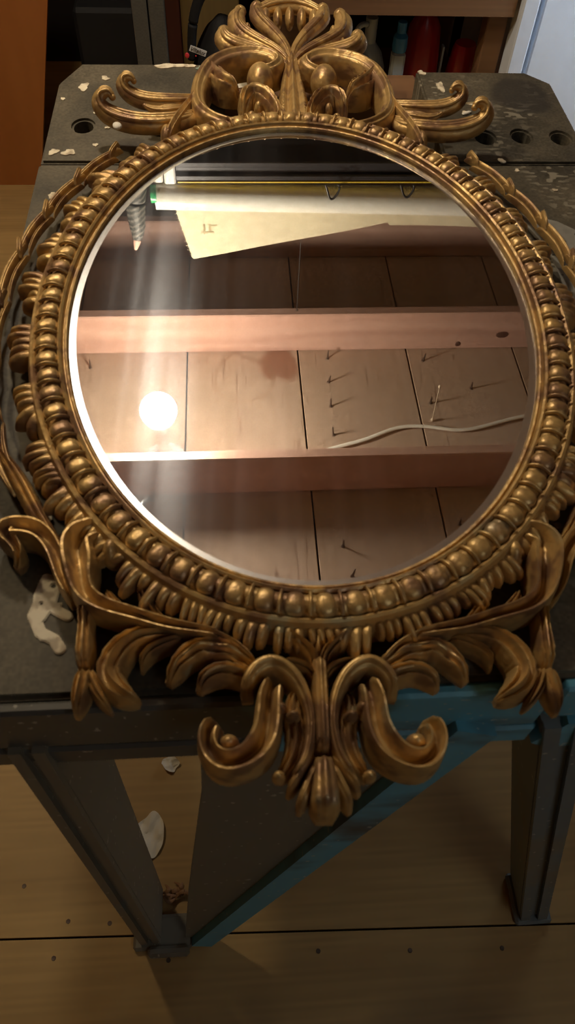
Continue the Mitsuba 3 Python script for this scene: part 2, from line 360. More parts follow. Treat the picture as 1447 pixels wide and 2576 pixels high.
add('bead', lump((0.0042, 0.0042, 0.006), (0.594, 1.535, 1.852), 3, 0.2, sub=2), 'thread', th, smooth=True)
add('knot', lump((0.005, 0.005, 0.005), (0.600, 1.535, 1.994), 5, 0.3, sub=2), 'thread', th, smooth=True)
cd = thing('lamp_cord', 'short white cord end wrapped in twisted black tape, by the left edge of the mirror', 'cord')
add('cord', tube([(-0.272, 1.07, 1.851), (-0.258, 1.10, 1.868), (-0.250, 1.145, 1.868)], 0.0055, 10, 12), 'cable_white', cd, smooth=True)
add('tape', tube([(-0.250, 1.143, 1.868), (-0.246, 1.165, 1.880), (-0.243, 1.19, 1.905), (-0.238, 1.215, 1.93), (-0.235, 1.24, 1.97), (-0.232, 1.279, 1.985)], [0.007, 0.0085, 0.006, 0.0075, 0.003, 0.0015], 8, 40), 'black_tape', cd, smooth=True)

# ---- rack above the window end: rail, tube, ruler, hooks, canvas
YR = 1.80
rail = thing('overhead_rail', 'long black metal rail with a white end bracket at left', 'rail')
add('channel', cat_([box(-0.135, 1.25, YR, YR + 0.085, 1.322, 1.338), box(-0.135, 1.25, YR + 0.008, YR + 0.085, 1.338, 1.356), box(-0.135, 1.25, YR - 0.002, YR + 0.085, 1.356, 1.372)]), 'black_metal', rail, smooth=False)
add('end_bracket', cat_([box(-0.163, -0.134, YR - 0.006, YR + 0.05, 1.318, 1.380, 0.004)]), 'white_paint', rail, smooth=False, label='white end bracket')
add('end_plate', box(-0.192, -0.166, YR - 0.004, YR + 0.05, 1.334, 1.377, 0.004), 'white_paint', rail, smooth=False, label='white end plate')
for x in (0.20, 1.00):
    add('hanger', tube([(x, 1.874, 1.365), (x, 1.874, 1.62), (x, 1.874, 1.853)], 0.0016, 6, 14), 'black_metal', rail, smooth=True)
add('yardstick', box(-0.13, 1.15, YR - 0.003, YR + 0.003, 1.3725, 1.3768, 0.0008), 'yellow_paint', smooth=False, label='thin yellow ruler lying between the black rail and the white tube', cat='ruler')
wt = thing('cardboard_tube', 'long glossy white tube with a green end, under the black rail', 'tube')
add('body', tube([(-0.190, YR + 0.012, 1.418), (0.3, YR + 0.012, 1.430), (1.2, YR + 0.012, 1.452)], [0.036, 0.036, 0.037], 36, 24), 'white_tube', wt, smooth=40)
add('end_cap', tube([(-0.200, YR - 0.006, 1.404), (-0.186, YR - 0.006, 1.404)], 0.022, 28, 2), 'green_plastic', wt, smooth=40, label='green end cap')
for x, w, z1 in ((0.258, 0.016, 1.403), (0.452, 0.016, 1.398)):
    add('wire_hook', tube([(x - w, YR - 0.027, 1.366), (x - w * 0.45, YR - 0.030, 1.386), (x + w * 0.25, YR - 0.032, z1), (x + w * 0.75, YR - 0.032, z1 - 0.006), (x + w, YR - 0.027, 1.366)], 0.0028, 8, 30),
        'black_metal', smooth=True, label='bent black wire hook on the white tube, ' + ('left of two' if x < 0.4 else 'right of two'), cat='hook', group='wire hooks')
cv = thing('canvas_sheet', 'loose flap of woven beige canvas at the white tube', 'canvas')
# the flap: an irregular sheet that leaves the tube and sticks out stiffly towards the bulb
def sheet(outline, fn, parent, m, step=0.006):
    g = Polygon(outline)
    e = []
    for q in (g,):
        tm = trimesh.creation.extrude_polygon(q, 0.0012, engine='earcut')
        e.append(tm.subdivide_to_size(0.02))
    v = e[0].vertices
    e[0].vertices = np.column_stack(fn(v[:, 0], v[:, 1], v[:, 2]))
    return e[0]
YC = YR + 0.0545
edge = [(-0.150 + 0.0022 * math.sin(i * 2.7) + 0.040 * i / 24, 0.008 + 0.165 * i / 24) for i in range(25)]
out = [(-0.150, 0.0)] + edge + [(-0.106, 0.174), (0.012, 0.152), (0.135, 0.128), (0.30, 0.094), (0.437, 0.066), (0.443, 0.0745), (0.448, 0.075), (0.56, 0.077), (0.70, 0.078), (1.15, 0.080), (1.15, 0.0)]
def flap(x, y, z):
    return x, YC + z - 0.05 * y + 0.003 * np.sin(x * 14), 1.4615 + y + 0.0015 * np.sin(x * 9 + 1)
add('sheet', sheet(out, flap, cv, 'canvas'), 'canvas', cv, smooth=False)
for i in range(22):
    x, y = edge[i + 1]
    a, b, c_ = flap(x, y, 0.0)
    r = RNG.uniform(-1, 1, 3)
    add('frayed_thread', tube([(a + 0.002, b, c_), (a - 0.003 - 0.002 * abs(r[0]), b + 0.001 * r[1], c_ - 0.002 * r[2])], 0.0008, 5, 3), 'canvas', cv)
for x0, y0, w, h in ((-0.072, 0.082, 0.005, 0.030), (-0.056, 0.078, 0.006, 0.024), (-0.064, 0.090, 0.034, 0.004), (-0.047, 0.070, 0.022, 0.003)):
    yy, zz = [float(q) for q in flap(np.array(x0), np.array(y0), 0.0)[1:]]
    add('mark', box(x0 - w / 2, x0 + w / 2, yy - 0.001, yy + 0.0005, zz - h / 2, zz + h / 2, 0.0003), 'canvas_mark', cv, smooth=False)
hn = thing('striped_horn', 'tapering grey striped horn with a pale pink tip, left of the canvas', 'horn')
hc = [(-0.215, 1.83, 1.300), (-0.232, 1.815, 1.37), (-0.244, 1.80, 1.44), (-0.246, 1.795, 1.50), (-0.250, 1.79, 1.533)]
add('body', tube(hc, [0.023, 0.028, 0.026, 0.021, 0.013], 18, 40), 'horn', hn, smooth=True)
add('tip', tube([(-0.2485, 1.792, 1.515), (-0.252, 1.788, 1.540), (-0.258, 1.785, 1.562)], [0.0095, 0.0105, 0.004], 14, 14), 'horn_tip', hn, smooth=True, label='pale pink tip')
add('wire', tube([(-0.2575, 1.785, 1.560), (-0.257, 1.852, 1.853)], 0.0008, 5, 4), 'black_metal', hn)

# ------------------------------------------------------------------ workbench
bench = thing('workbench', 'worn dark grey folding workbench with blue legs, carrying the mirror', 'workbench')
HOLES = [(-0.191, 1.012), (0.399, 0.990), (0.453, 0.986), (0.348, 0.987)]
def hole(x, y):
    return affinity.scale(Point(x, y).buffer(0.0135, 5), 0.95, 1.25)
left = Polygon([(-0.236, 0.924), (-0.236, 1.128), (-0.210, 1.186), (-0.003, 1.188), (-0.003, 0.924)]).difference(hole(*HOLES[0]))
right = Polygon([(0.283, 0.924), (0.283, 1.172), (0.448, 1.172), (0.480, 1.138), (0.480, 0.924)])
for h in HOLES[1:]:
    right = right.difference(hole(*h))
add('top_panel', extrude(left, TOP - 0.055, TOP, 0.003), 'table_top', bench, smooth=False)
add('top_panel', extrude(right, TOP - 0.055, TOP, 0.003), 'table_top', bench, smooth=False)
front = Polygon([(-0.238, 0.216), (-0.238, 0.9205), (0.480, 0.9205), (0.480, 0.216)])
add('top_panel', extrude(front, TOP - 0.055, TOP, 0.004), 'table_top', bench, smooth=False)
for h in HOLES:
    add('hole_well', lathe([(0.020, TOP - 0.05), (0.020, TOP - 0.052), (0, TOP - 0.052)], 16, (h[0], h[1], 0)), 'dark_gap', bench)
add('cross_rail', box(-0.003, 0.283, 0.93, 0.96, TOP - 0.10, TOP - 0.055), 'leg_paint', bench, smooth=False)
add('back_rail', box(-0.02, 0.30, 1.170, 1.250, TOP - 0.085, TOP - 0.040), 'brown_wood', bench, smooth=False, label='brown wooden rail bridging the gap')
# front apron: upper board, groove, lower strip, right end cap
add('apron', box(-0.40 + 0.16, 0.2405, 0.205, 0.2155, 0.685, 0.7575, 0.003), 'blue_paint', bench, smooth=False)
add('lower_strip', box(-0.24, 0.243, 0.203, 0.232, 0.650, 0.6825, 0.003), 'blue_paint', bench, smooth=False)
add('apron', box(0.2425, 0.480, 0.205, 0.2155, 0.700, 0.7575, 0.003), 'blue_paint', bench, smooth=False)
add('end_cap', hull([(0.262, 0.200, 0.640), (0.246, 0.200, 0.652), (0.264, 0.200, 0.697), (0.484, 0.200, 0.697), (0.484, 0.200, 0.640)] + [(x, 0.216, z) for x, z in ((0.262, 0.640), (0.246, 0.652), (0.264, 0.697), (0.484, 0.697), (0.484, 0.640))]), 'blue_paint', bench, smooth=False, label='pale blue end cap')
add('under_rail', box(-0.20, 0.40, 0.235, 0.285, 0.60, 0.66), 'leg_paint', bench, smooth=False)
# legs
def leg(top, bot, w, depth, side):
    ms = beam((top[0], top[1] + depth / 2, top[2]), (bot[0], bot[1] + depth * 0.30, bot[2]), w, depth, w, depth * 0.6)
    k = add('leg', ms, 'leg_paint', bench, smooth=False)
    for s in (-1, 1):
        add('ridge', beam((top[0] + s * w * 0.31, top[1] - 0.003, top[2]), (bot[0] + s * w * 0.31, bot[1] - 0.003, bot[2]), w * 0.34, 0.008), 'leg_paint', k, smooth=False)
    return k
leg((-0.172, 0.206, 0.690), (-0.146, 0.140, 0.012), 0.030, 0.11, 1)
leg((0.266, 0.206, 0.690), (0.430, 0.140, 0.012), 0.042, 0.10, -1)
for xa, xb in ((-0.12, -0.11), (0.36, 0.40)):
    add('leg', beam((xa, 1.10, 0.70), (xb, 1.12, 0.012), 0.034, 0.06), 'leg_paint', bench, smooth=False)
# triangular brace plate with its folded flange
def lean(z):
    return 0.204 - 0.066 * (1 - z / 0.66)
tri = [(-0.036, 0.690), (-0.041, 0.57), (-0.055, 0.44), (-0.075, 0.25), (-0.096, 0.012), (-0.058, 0.004), (0.205, 0.690)]
p = Polygon(tri)
m = trimesh.creation.extrude_polygon(p, 0.005, engine='earcut')
v = m.vertices.copy()
m.vertices = np.column_stack([v[:, 0], np.array([lean(z) for z in v[:, 1]]) + v[:, 2], v[:, 1]])
trimesh.repair.fix_normals(m)
br = add('brace_plate', m, 'leg_paint', bench, smooth=False)
d = np.array([0.205 + 0.058, 0.686]); d /= np.linalg.norm(d)
nrm = np.array([-d[1], d[0]])
fl = []
for t, (x, z) in ((0, (-0.058, 0.004)), (1, (0.205, 0.690))):
    for w in (0.0, 0.030 + 0.008 * t):
        q = np.array([x, z]) + nrm * w
        for o in (-0.012, 0.0):
            fl.append((q[0], lean(q[1]) + o, max(q[1], 0.004)))
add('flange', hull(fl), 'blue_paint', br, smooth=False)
ftp = add('foot', cat_([box(-0.172, -0.085, 0.126, 0.172, 0.0, 0.014, 0.004), box(-0.150, -0.090, 0.116, 0.130, 0.0, 0.022, 0.004)]), 'leg_paint', bench, smooth=False)
add('foot', cat_([box(0.402, 0.458, 0.128, 0.20, 0.0, 0.012, 0.004)]), 'leg_paint', bench, smooth=False)
for xa in (-0.11, 0.40):
    add('foot', box(xa - 0.035, xa + 0.035, 1.08, 1.16, 0.0, 0.014, 0.004), 'leg_paint', bench, smooth=False)
add('paper_label', extrude(Polygon([(0.014, 1.236), (0.046, 1.233), (0.040, 1.205), (0.017, 1.198)]), TOP - 0.040, TOP - 0.0385), 'paper', bench, smooth=False, label='scrap of white paper stuck to the rear rail')
# paint spots and smears on the top
SPOTS = [(-0.081, 1.180, .022, .007), (-0.051, 1.180, .008, .004), (-0.200, 1.115, .0075, .0095), (-0.172, 1.141, .0055, .006), (-0.167, 1.100, .005, .005), (-0.225, 1.081, .0025, .004), (-0.175, 1.046, .006, .004),
         (-0.222, 0.946, .0065, .006), (-0.203, 0.945, .0072, .0075), (-0.171, 0.963, .003, .004), (-0.213, 0.849, .004, .006), (0.333, 1.050, .006, .004), (0.311, 1.124, .006, .012),
         (0.290, 1.166, .006, .006), (0.357, 1.034, .003, .004), (-0.072, 1.067, .006, .010), (0.345, 1.075, .010, .003), (-0.159, 1.006, .003, .003), (0.372, 0.905, .003, .003), (0.41, 0.86, .003, .003)]
for i, (x, y, rx, ry) in enumerate(SPOTS):
    g = blob_poly(x, y, rx, ry, i + 3, 0.45)
    for q in getattr(g, 'geoms', [g]):
        add('paint_spot', extrude(q, TOP, TOP + 0.0012), 'cream_paint', bench, smooth=False)
        break
blob = blob_poly(-0.1525, 0.300, 0.0105, 0.0205, 31, 0.22).union(LineString([(-.156, .300), (-.1605, .283), (-.153, .268), (-.142, .2615), (-.137, .254)]).buffer(0.0046)).union(LineString([(-.152, .294), (-.143, .2865), (-.134, .281)]).buffer(0.0042))
blob = blob.union(blob_poly(-.148, .2635, .0055, .0038, 12, 0.5)).union(blob_poly(-.1435, .2895, .0045, .0040, 17, 0.5)).difference(Point(-0.1480, 0.3085).buffer(0.0020)).difference(Point(-0.1555, 0.293).buffer(0.0012))
blob = blob if blob.geom_type == 'Polygon' else max(blob.geoms, key=lambda g: g.area)
add('paint_spot', extrude(blob, TOP, TOP + 0.002, 0.0008), 'cream_paint', bench, smooth=False, label='large curling cream paint smear')
sm = Polygon([(.352, .815), (.370, .800), (.393, .790), (.415, .768), (.440, .74), (.440, .62), (.400, .63), (.368, .633), (.374, .687), (.372, .73), (.360, .776)]).buffer(0.004)
for i in range(26):
    t = i / 25
    x, y = .372 + 0.018 * t + 0.003 * (i % 2), .800 - 0.13 * t
    sm = sm.difference(affinity.rotate(affinity.scale(Point(x, y).buffer(0.0018, 3), 1.3, 0.8), -40))
for i in range(20):
    sm = sm.difference(affinity.scale(Point(.372 + .05 * RNG.random(), .64 + .14 * RNG.random()).buffer(0.0016, 3), 1.3, 0.9))
add('paint_spot', extrude(sm if sm.geom_type == 'Polygon' else max(sm.geoms, key=lambda g: g.area), TOP, TOP + 0.0008), 'smear_paint', bench, smooth=False, label='grey-white smear full of dark pinholes')

add('paint_spot', extrude(blob_poly(-0.030, 1.176, 0.012, 0.007, 44, 0.5), TOP, TOP + 0.001), 'green_paint', bench, smooth=False, label='greenish paint patch')
# loose bits on the bench
for x, y, ln, rot, lab in ((0.340, 1.075, 0.022, 12, 'thin straw sliver beside the upper right scroll'), (0.346, 0.868, 0.018, -10, 'thin straw sliver just below the bench seam at right'),
                           (0.349, 0.752, 0.010, -15, 'short straw sliver inside the pierced right border'), (0.354, 0.660, 0.014, -30, 'straw sliver on the grey smear at the right border')):
    m = box(-ln / 2, ln / 2, -0.0008, 0.0008, 0.0009, 0.0025, 0.0005)
    m.apply_transform(trimesh.transformations.rotation_matrix(math.radians(rot), [0, 0, 1]))
    m.apply_translation([x, y, TOP])
    add('straw_sliver', m, 'straw', smooth=False, label=lab, cat='straw')
CH = [('paint_chip', (0.0060, 0.0030, 0.0020), (0.356, 0.925), 'plaster_chip', 'oblong white chip lying on the bench seam at right', -45),
      ('paint_chip', (0.0075, 0.0028, 0.0016), (0.334, 1.048), 'plaster_chip', 'pale split chip beside the upper right scroll', 30),
      ('plaster_bit', (0.012, 0.0050, 0.0025), (-0.168, 0.372), 'plaster_chip', 'white plaster crumb beside the frame at lower left', 10),
      ('plaster_bit', (0.006, 0.0050, 0.0030), (-0.118, 0.318), 'plaster_chip', 'white plaster crumb behind the lower left volute', 40),
      ('plaster_bit', (0.006, 0.0090, 0.0030), (-0.142, 0.352), 'plaster_chip', 'pale plaster curl under the lower left leaf fringe', 0)]
for i, (nm, s, (x, y), m_, lab, rot) in enumerate(CH):
    m = lump(s, (0, 0, 0), i + 2, 0.45, 2.2, 2)
    m.apply_transform(trimesh.transformations.rotation_matrix(math.radians(rot), [0, 0, 1]))
    m.apply_translation([x, y, TOP - m.bounds[0][2]])
    add(nm, m, m_, smooth=50, label=lab, cat='chip' if nm == 'paint_chip' else 'plaster')

# debris on the floor
def scrap(cx, cy, rx, ry, seed, h, n=14):
    g = np.linspace(-1, 1, n)
    u, v = np.meshgrid(g, g)
    keep = np.array([1.0])
    r = np.sqrt(u ** 2 + v ** 2).clip(1e-6)
    k = np.maximum(abs(u), abs(v)) / r
    u2, v2 = u * k, v * k
    q = np.stack([u2 * 1.6, v2 * 1.6, 0 * u], -1)
    wob = 1 + 0.35 * (meshkit.noise(np.stack([np.arctan2(v, u) * 1.5, 0 * u, 0 * u], -1) + seed, seed) - 0.5)
    z = h * (meshkit.fbm(q + seed, 3, seed) - 0.25) + 0.5 * h * np.abs(u2 * 0.7 + v2 * 0.3 - 0.1)
    top = np.stack([cx + rx * u2 * wob, cy + ry * v2 * wob, z], -1).reshape(-1, 3)
    top[:, 2] += 0.0008 - top[:, 2].min()
    bot = top - [0, 0, 0.0006]
    f = []
    for i in range(n - 1):
        for j in range(n - 1):
            a, b, c, d_ = i * n + j, i * n + j + 1, (i + 1) * n + j + 1, (i + 1) * n + j
            f += [(a, b, c), (a, c, d_)]
    N = n * n
    f += [(N + a, N + c, N + b) for a, b, c in f[:2 * (n - 1) ** 2]]
    return trimesh.Trimesh(np.vstack([top, bot]), f, process=False)
add('paper_scrap', scrap(-0.155, 0.287, 0.024, 0.034, 4, 0.016), 'paper', smooth=35, label='crumpled white paper scrap on the floor behind the left leg', cat='paper')
add('paper_scrap', scrap(-0.126, 0.398, 0.014, 0.013, 9, 0.016), 'paper', smooth=35, label='small white scrap on the floor under the bench', cat='paper')
lf = []
for i in range(12):
    r = RNG.uniform(-1, 1, 6)
    c = np.array([-0.112 + 0.016 * r[0], 0.200 + 0.012 * r[1], 0.008 + 0.008 * abs(r[2])])
    lf.append(tube([c + [0.014 * r[3], 0.010 * r[4], 0.0], c + [0, 0, 0.006], c - [0.014 * r[4], -0.010 * r[3], 0.004 * r[5]]], [0.001, 0.004, 0.0012], 7, 12, flat=0.3))
mm = cat_(lf); mm.apply_translation([0, 0, -mm.bounds[0][2]])
add('dry_leaf_clump', mm, 'dry_leaf', smooth=True, label='clump of dry brown leaf shreds caught inside the left foot', cat='leaves', kind='stuff')

# ------------------------------------------------------------------ behind the bench
op = []
for y_, in ((0.0,), (0.022,)):
    op += [(-1.30, 2.125 + y_, 0.0), (-0.556, 2.125 + y_, 0.0), (-0.422, 2.215 + y_, 0.56), (-0.37, 2.26 + y_, 0.80), (-1.30, 2.26 + y_, 0.80)]
add('wood_panel', hull(op), 'orange_wood', smooth=False, label='orange-brown wooden panel standing at the upper left', cat='panel')
sp = thing('steel_post', 'dark grey steel upright of two flanges, left of the crest', 'post')
add('flange', box(-0.2155, -0.1800, 1.99, 2.02, 0.0, 1.05, 0.002), 'grey_steel', sp, smooth=False)
add('flange', box(-0.1765, -0.1400, 1.99, 2.02, 0.0, 1.05, 0.002), 'grey_steel', sp, smooth=False)
add('web', box(-0.2155, -0.1400, 2.02, 2.03, 0.0, 1.05, 0.002), 'black_metal', sp, smooth=False)
add('crate', box(-0.40, -0.235, 2.25, 2.6, 0.0, 0.42, 0.01), 'black_cloth', smooth=False, label='black crate in the dark between the orange panel and the steel post', cat='crate')
add('plank', box(-0.118, 0.04, 2.30, 2.33, 0.0, 0.9, 0.003), 'olive_wood', smooth=False, label='olive-brown plank standing upright behind the black bag', cat='plank')
add('plank', box(-0.160, -0.120, 2.31, 2.335, 0.0, 0.9, 0.003), mat('maroon_wood', prin((0.09, 0.025, 0.018), 0.7)), smooth=False, label='narrow dark red-brown plank beside the steel post', cat='plank')
# black bag with handle and tag
bag = thing('tool_bag', 'black bag with an arched handle and a white tag, left of the crest', 'bag')
bm = lump((0.085, 0.10, 0.26), (-0.010, 2.06, 0.235), 21, 0.10, 1.2, 4)
bm.vertices[:, 2] = bm.vertices[:, 2].clip(0.0, None)
add('body', bm, 'black_cloth', bag, smooth=True)
add('handle', tube([(-0.084, 2.02, 0.40), (-0.080, 2.02, 0.455), (-0.064, 2.02, 0.520), (-0.030, 2.02, 0.565), (0.01, 2.02, 0.578), (0.05, 2.02, 0.56)], [0.010, 0.011, 0.012, 0.013, 0.014, 0.014], 12, 50), 'black_cloth', bag, smooth=True)
def on_bag(u, w, o=0.0):
    """A point of the tag's tilted plane on the bag's front: u to the right, w up."""
    c, s = math.cos(-0.38), math.sin(-0.38)
    return [-0.0655 + u * c - w * s, 1.957 - o + 0.10 * u - 0.35 * w * 0, 0.447 + u * s + w * c]
tg = add('tag', hull([on_bag(u, w, o) for u in (-0.0205, 0.0205) for w in (-0.0065, 0.0065) for o in (0, 0.002)]), 'tag_white', bag, smooth=False, label='white tag with slanted black lettering')
tm = meshkit.text_mesh('Vitalux', 0.0085, 0.0008, bold=False)
b0, b1 = tm.bounds
v = tm.vertices.copy()
s_ = min(0.036 / (b1[0] - b0[0]), 1.0)
tm.vertices = np.array([on_bag((a - (b0[0] + b1[0]) / 2) * s_ + 0.25 * (b - 0.004), (b - (b0[1] + b1[1]) / 2), 0.0021 + c) for a, b, c in v])
add('lettering', tm, 'black_tape', tg, smooth=False)
m = trimesh.creation.icosphere(subdivisions=2)
m.vertices = m.vertices * [0.0055, 0.003, 0.0065] + on_bag(-0.021, -0.019)
add('button', m, 'red_bright', bag, smooth=True, label='round red button')
m = trimesh.creation.icosphere(subdivisions=2)
m.vertices = m.vertices * [0.002, 0.002, 0.002] + on_bag(-0.001, -0.013)
add('button', m, 'red_bright', bag, smooth=True, label='tiny red button')
# brown bench with the things beneath it
bb = thing('side_table', 'brown wooden bench whose long apron crosses the top of the picture', 'table')
add('apron', hull([(0.09, y, z) for y in (2.0, 2.02) for z in (0.512, 0.64)] + [(0.70, y, z) for y in (2.0, 2.02) for z in (0.512, 0.64)]), 'brown_wood', bb, smooth=False)
add('top', box(0.085, 0.702, 1.98, 2.6, 0.64, 0.665), 'brown_wood', bb, smooth=False)
for x in (0.115, 0.675):
    for y in (2.06, 2.54):
        add('leg', box(x - 0.025, x + 0.025, y - 0.025, y + 0.025, 0, 0.64), 'brown_wood', bb, smooth=False)
add('shelf', box(0.10, 0.69, 2.09, 2.52, 0.20, 0.22), 'brown_wood', bb, smooth=False)
add('backboard', box(0.13, 0.325, 2.40, 2.42, 0.22, 0.64), 'brown_wood', bb, smooth=False)
SH = 0.22
jug = thing('plastic_jug', 'pale plastic jug with a loop handle, left end under the brown bench', 'jug')
jx, jy = 0.385, 2.20
add('body', lathe([(0, SH), (0.045, SH), (0.048, SH + 0.01), (0.048, SH + 0.09), (0.036, SH + 0.125), (0.016, SH + 0.15), (0.016, SH + 0.21), (0, SH + 0.21)], 30, (jx + 0.005, jy, 0)), 'jug_plastic', jug)
add('handle', tube([(jx - 0.008, jy - 0.02, SH + 0.20), (jx - 0.034, jy - 0.03, SH + 0.195), (jx - 0.040, jy - 0.032, SH + 0.165), (jx - 0.028, jy - 0.035, SH + 0.135), (jx + 0.0, jy - 0.03, SH + 0.122)], 0.007, 10, 40), 'jug_plastic', jug, smooth=True)
bo = thing('plastic_bottle', 'bottle with a blue top and pale label, next to the jug', 'bottle')
add('body', box(0.442, 0.478, 2.12, 2.155, SH, SH + 0.155, 0.006), 'bottle_label', bo, smooth=False)
add('shoulder', lathe([(0.018, SH + 0.155), (0.020, SH + 0.165), (0.019, SH + 0.19), (0.012, SH + 0.2), (0.012, SH + 0.225), (0, SH + 0.225)], 24, (0.460, 2.1375, 0)), 'blue_plastic', bo, label='blue top')
c1 = thing('red_canister', 'larger dark red canister with pale side strips, in the middle under the brown bench', 'canister')
add('body', lathe([(0, SH), (0.052, SH), (0.055, SH + 0.01), (0.050, SH + 0.12), (0.042, SH + 0.19), (0.020, SH + 0.23), (0, SH + 0.235)], 36, (0.535, 2.20, 0)), 'red_plastic', c1)
for s in (-1, 1):
    add('strip', box(0.535 + s * 0.058 - 0.003, 0.535 + s * 0.058 + 0.003, 2.185, 2.205, SH, SH + 0.145, 0.001), 'bottle_label', c1, smooth=False)
c2 = thing('red_canister', 'smaller glossy red canister standing at the right under the brown bench', 'canister')
add('body', lathe([(0, SH), (0.042, SH), (0.044, SH + 0.01), (0.040, SH + 0.08), (0.033, SH + 0.135), (0.028, SH + 0.150), (0, SH + 0.153)], 36, (0.655, 2.20, 0)), mat('red_gloss', prin((0.42, 0.012, 0.014), 0.18, spec=0.7)), c2)
# white door-like panel at right
wd = thing('white_cabinet', 'pale bluish white cabinet at the upper right corner', 'cabinet')
add('edge_strip', box(0.712, 0.752, 1.985, 2.05, 0.0, 1.10, 0.004), 'white_panel', wd, smooth=False)
add('door', box(0.768, 1.45, 2.00, 2.05, 0.0, 1.10, 0.004), 'white_panel', wd, smooth=False)
add('body', box(0.722, 1.45, 2.05, 2.5, 0.0, 1.10, 0.004), 'white_panel', wd, smooth=False)

# ------------------------------------------------------------------ the mirror, in its own plane: u across, v along, millimetres
STRANDS = [
    ('volute', 'channel', [(-164, -282, 11),(-176, -284, 17),(-184, -292, 20),(-182, -309, 21),(-178, -326, 17),(-172, -339, 13),(-160, -348, 11),(-136, -356, 9),(-110, -364, 8),(-87, -368, 6),(-69, -372, 4)]),
    ('leaf', 'leaf', [(-116, -363, 3),(-136, -354, 8),(-151, -343, 8),(-160, -328, 2)]),
    ('leaf', 'leaf', [(-95, -367, 3),(-113, -359, 7),(-124, -348, 9),(-133, -328, 7)]),
    ('tassel', 'leaf', [(-174, -341, 13),(-172, -359, 10),(-170, -378, 12),(-169, -394, 7)]),
    ('tassel', 'leaf', [(-168, -393, 6),(-168, -410, 12),(-170, -427, 3)]),
    ('tassel', 'leaf', [(-165, -393, 5),(-158, -409, 8),(-146, -424, 2)]),
    ('acanthus', 'leaf', [(-95, -367, 4),(-115, -367, 10),(-135, -372, 16),(-146, -385, 20),(-149, -399, 19),(-142, -410, 16),(-127, -417, 4)]),
    ('acanthus', 'leaf', [(-98, -370, 4),(-115, -376, 8),(-125, -384, 7),(-128, -393, 2)]),
    ('arch', 'dome', [(-95, -365, 6),(-75, -369, 5),(-59, -378, 5),(-45, -393, 4)]),
    ('acanthus', 'ribbed', [(-45, -394, 8),(-58, -385, 15),(-75, -379, 18),(-92, -382, 17),(-102, -393, 13),(-108, -403, 5)]),
    ('acanthus', 'leaf', [(-46, -403, 10),(-57, -399, 13),(-71, -397, 13),(-81, -402, 11),(-86, -409, 4)]),
    ('c_scroll', 'dome', [(-51, -416, 6),(-46, -401, 10),(-35, -395, 11),(-23, -400, 10),(-13, -414, 8),(-8, -433, 6),(-9, -452, 6),(-14, -466, 6),(-22, -474, 4)]),
    ('curl', 'channel', [(-30, -406, 9),(-36, -422, 13),(-37, -438, 14),(-42, -453, 15),(-54, -463, 13),(-67, -464, 12),(-76, -455, 10),(-77, -444, 10),(-70, -435, 6)]),
    ('acanthus', 'leaf', [(-16, -411, 7),(-19, -433, 13),(-18, -449, 13),(-23, -464, 11),(-30, -472, 4)]),
    ('fan', 'leaf', [(-3, -399, 6),(-7, -384, 10),(-16, -375, 10),(-26, -367, 4)]),
    ('fan', 'leaf', [(-2, -408, 5),(-11, -396, 8),(-21, -393, 7),(-30, -394, 2)]),
    ('finial', 'leaf', [(-3, -460, 6),(-9, -474, 9),(-14, -485, 3)]),
    ('finial', 'leaf', [(-1, -461, 6),(-5, -475, 7),(-9, -490, 3)]),
    ('outer_scroll', 'channel', [(-234, -307, 6),(-234, -293, 9),(-243, -280, 16),(-229, -278, 17),(-213, -285, 15),(-202, -300, 13),(-194, -319, 11),(-183, -338, 7)]),
    ('reed', 'leaf', [(-280, -173, 5),(-259, -204, 11),(-241, -231, 15),(-223, -261, 14),(-201, -288, 6)]),
    ('top_scroll', 'channel', [(-19, 499, 14),(-39, 519, 29),(-69, 520, 36),(-99, 502, 35),(-119, 461, 24),(-126, 410, 16),(-117, 364, 21),(-91, 339, 21),(-61, 330, 18),(-39, 334, 10)]),
    ('flap', 'leaf', [(-127, 475, 21),(-110, 451, 38),(-93, 428, 37),(-76, 414, 14)]),
    ('cluster', 'leaf', [(-25, 351, 9),(-29, 394, 21),(-48, 415, 34),(-66, 391, 10)]),
    ('frond', 'dome', [(0, 495, 15),(-25, 529, 25),(-58, 547, 31),(-85, 551, 32),(-95, 582, 18)]),
    ('frond', 'dome', [(0, 512, 12),(-24, 554, 21),(-58, 582, 29),(-78, 612, 21),(-75, 652, 11)]),
    ('frond', 'dome', [(0, 530, 8),(-15, 585, 17),(-34, 623, 24),(-46, 663, 25)]),
    ('crest', 'dome', [(-53, 651, 24),(-23, 679, 35),(4, 689, 39)]),
    ('shoulder', 'channel', [(-138, 348, 22),(-154, 323, 29),(-178, 318, 31),(-207, 317, 34),(-229, 323, 30),(-240, 346, 11),(-231, 366, 9)]),
    ('shoulder', 'channel', [(-143, 401, 21),(-163, 378, 27),(-183, 375, 30),(-202, 378, 29),(-215, 393, 13),(-215, 412, 5)]),
    ('shoulder', 'dome', [(-127, 442, 10),(-137, 385, 18),(-150, 343, 22),(-157, 297, 14)]),
    ('leaf', 'leaf', [(-150, 391, 10),(-167, 379, 20),(-188, 374, 8)]),
]
AXIS = {
    'rod': [(0, -388, 10), (0, -414, 10), (0, -439, 10), (0, -457, 9)],
    'fanc': [(0, -390, 11), (0, -373, 17), (0, -358, 11)],
    'fin': [(0, -458, 11), (0, -475, 16), (0, -490, 18), (0, -499, 10)],
    'pillar': [(0, 341, 45), (0, 401, 44), (0, 466, 31), (0, 539, 20)],
}
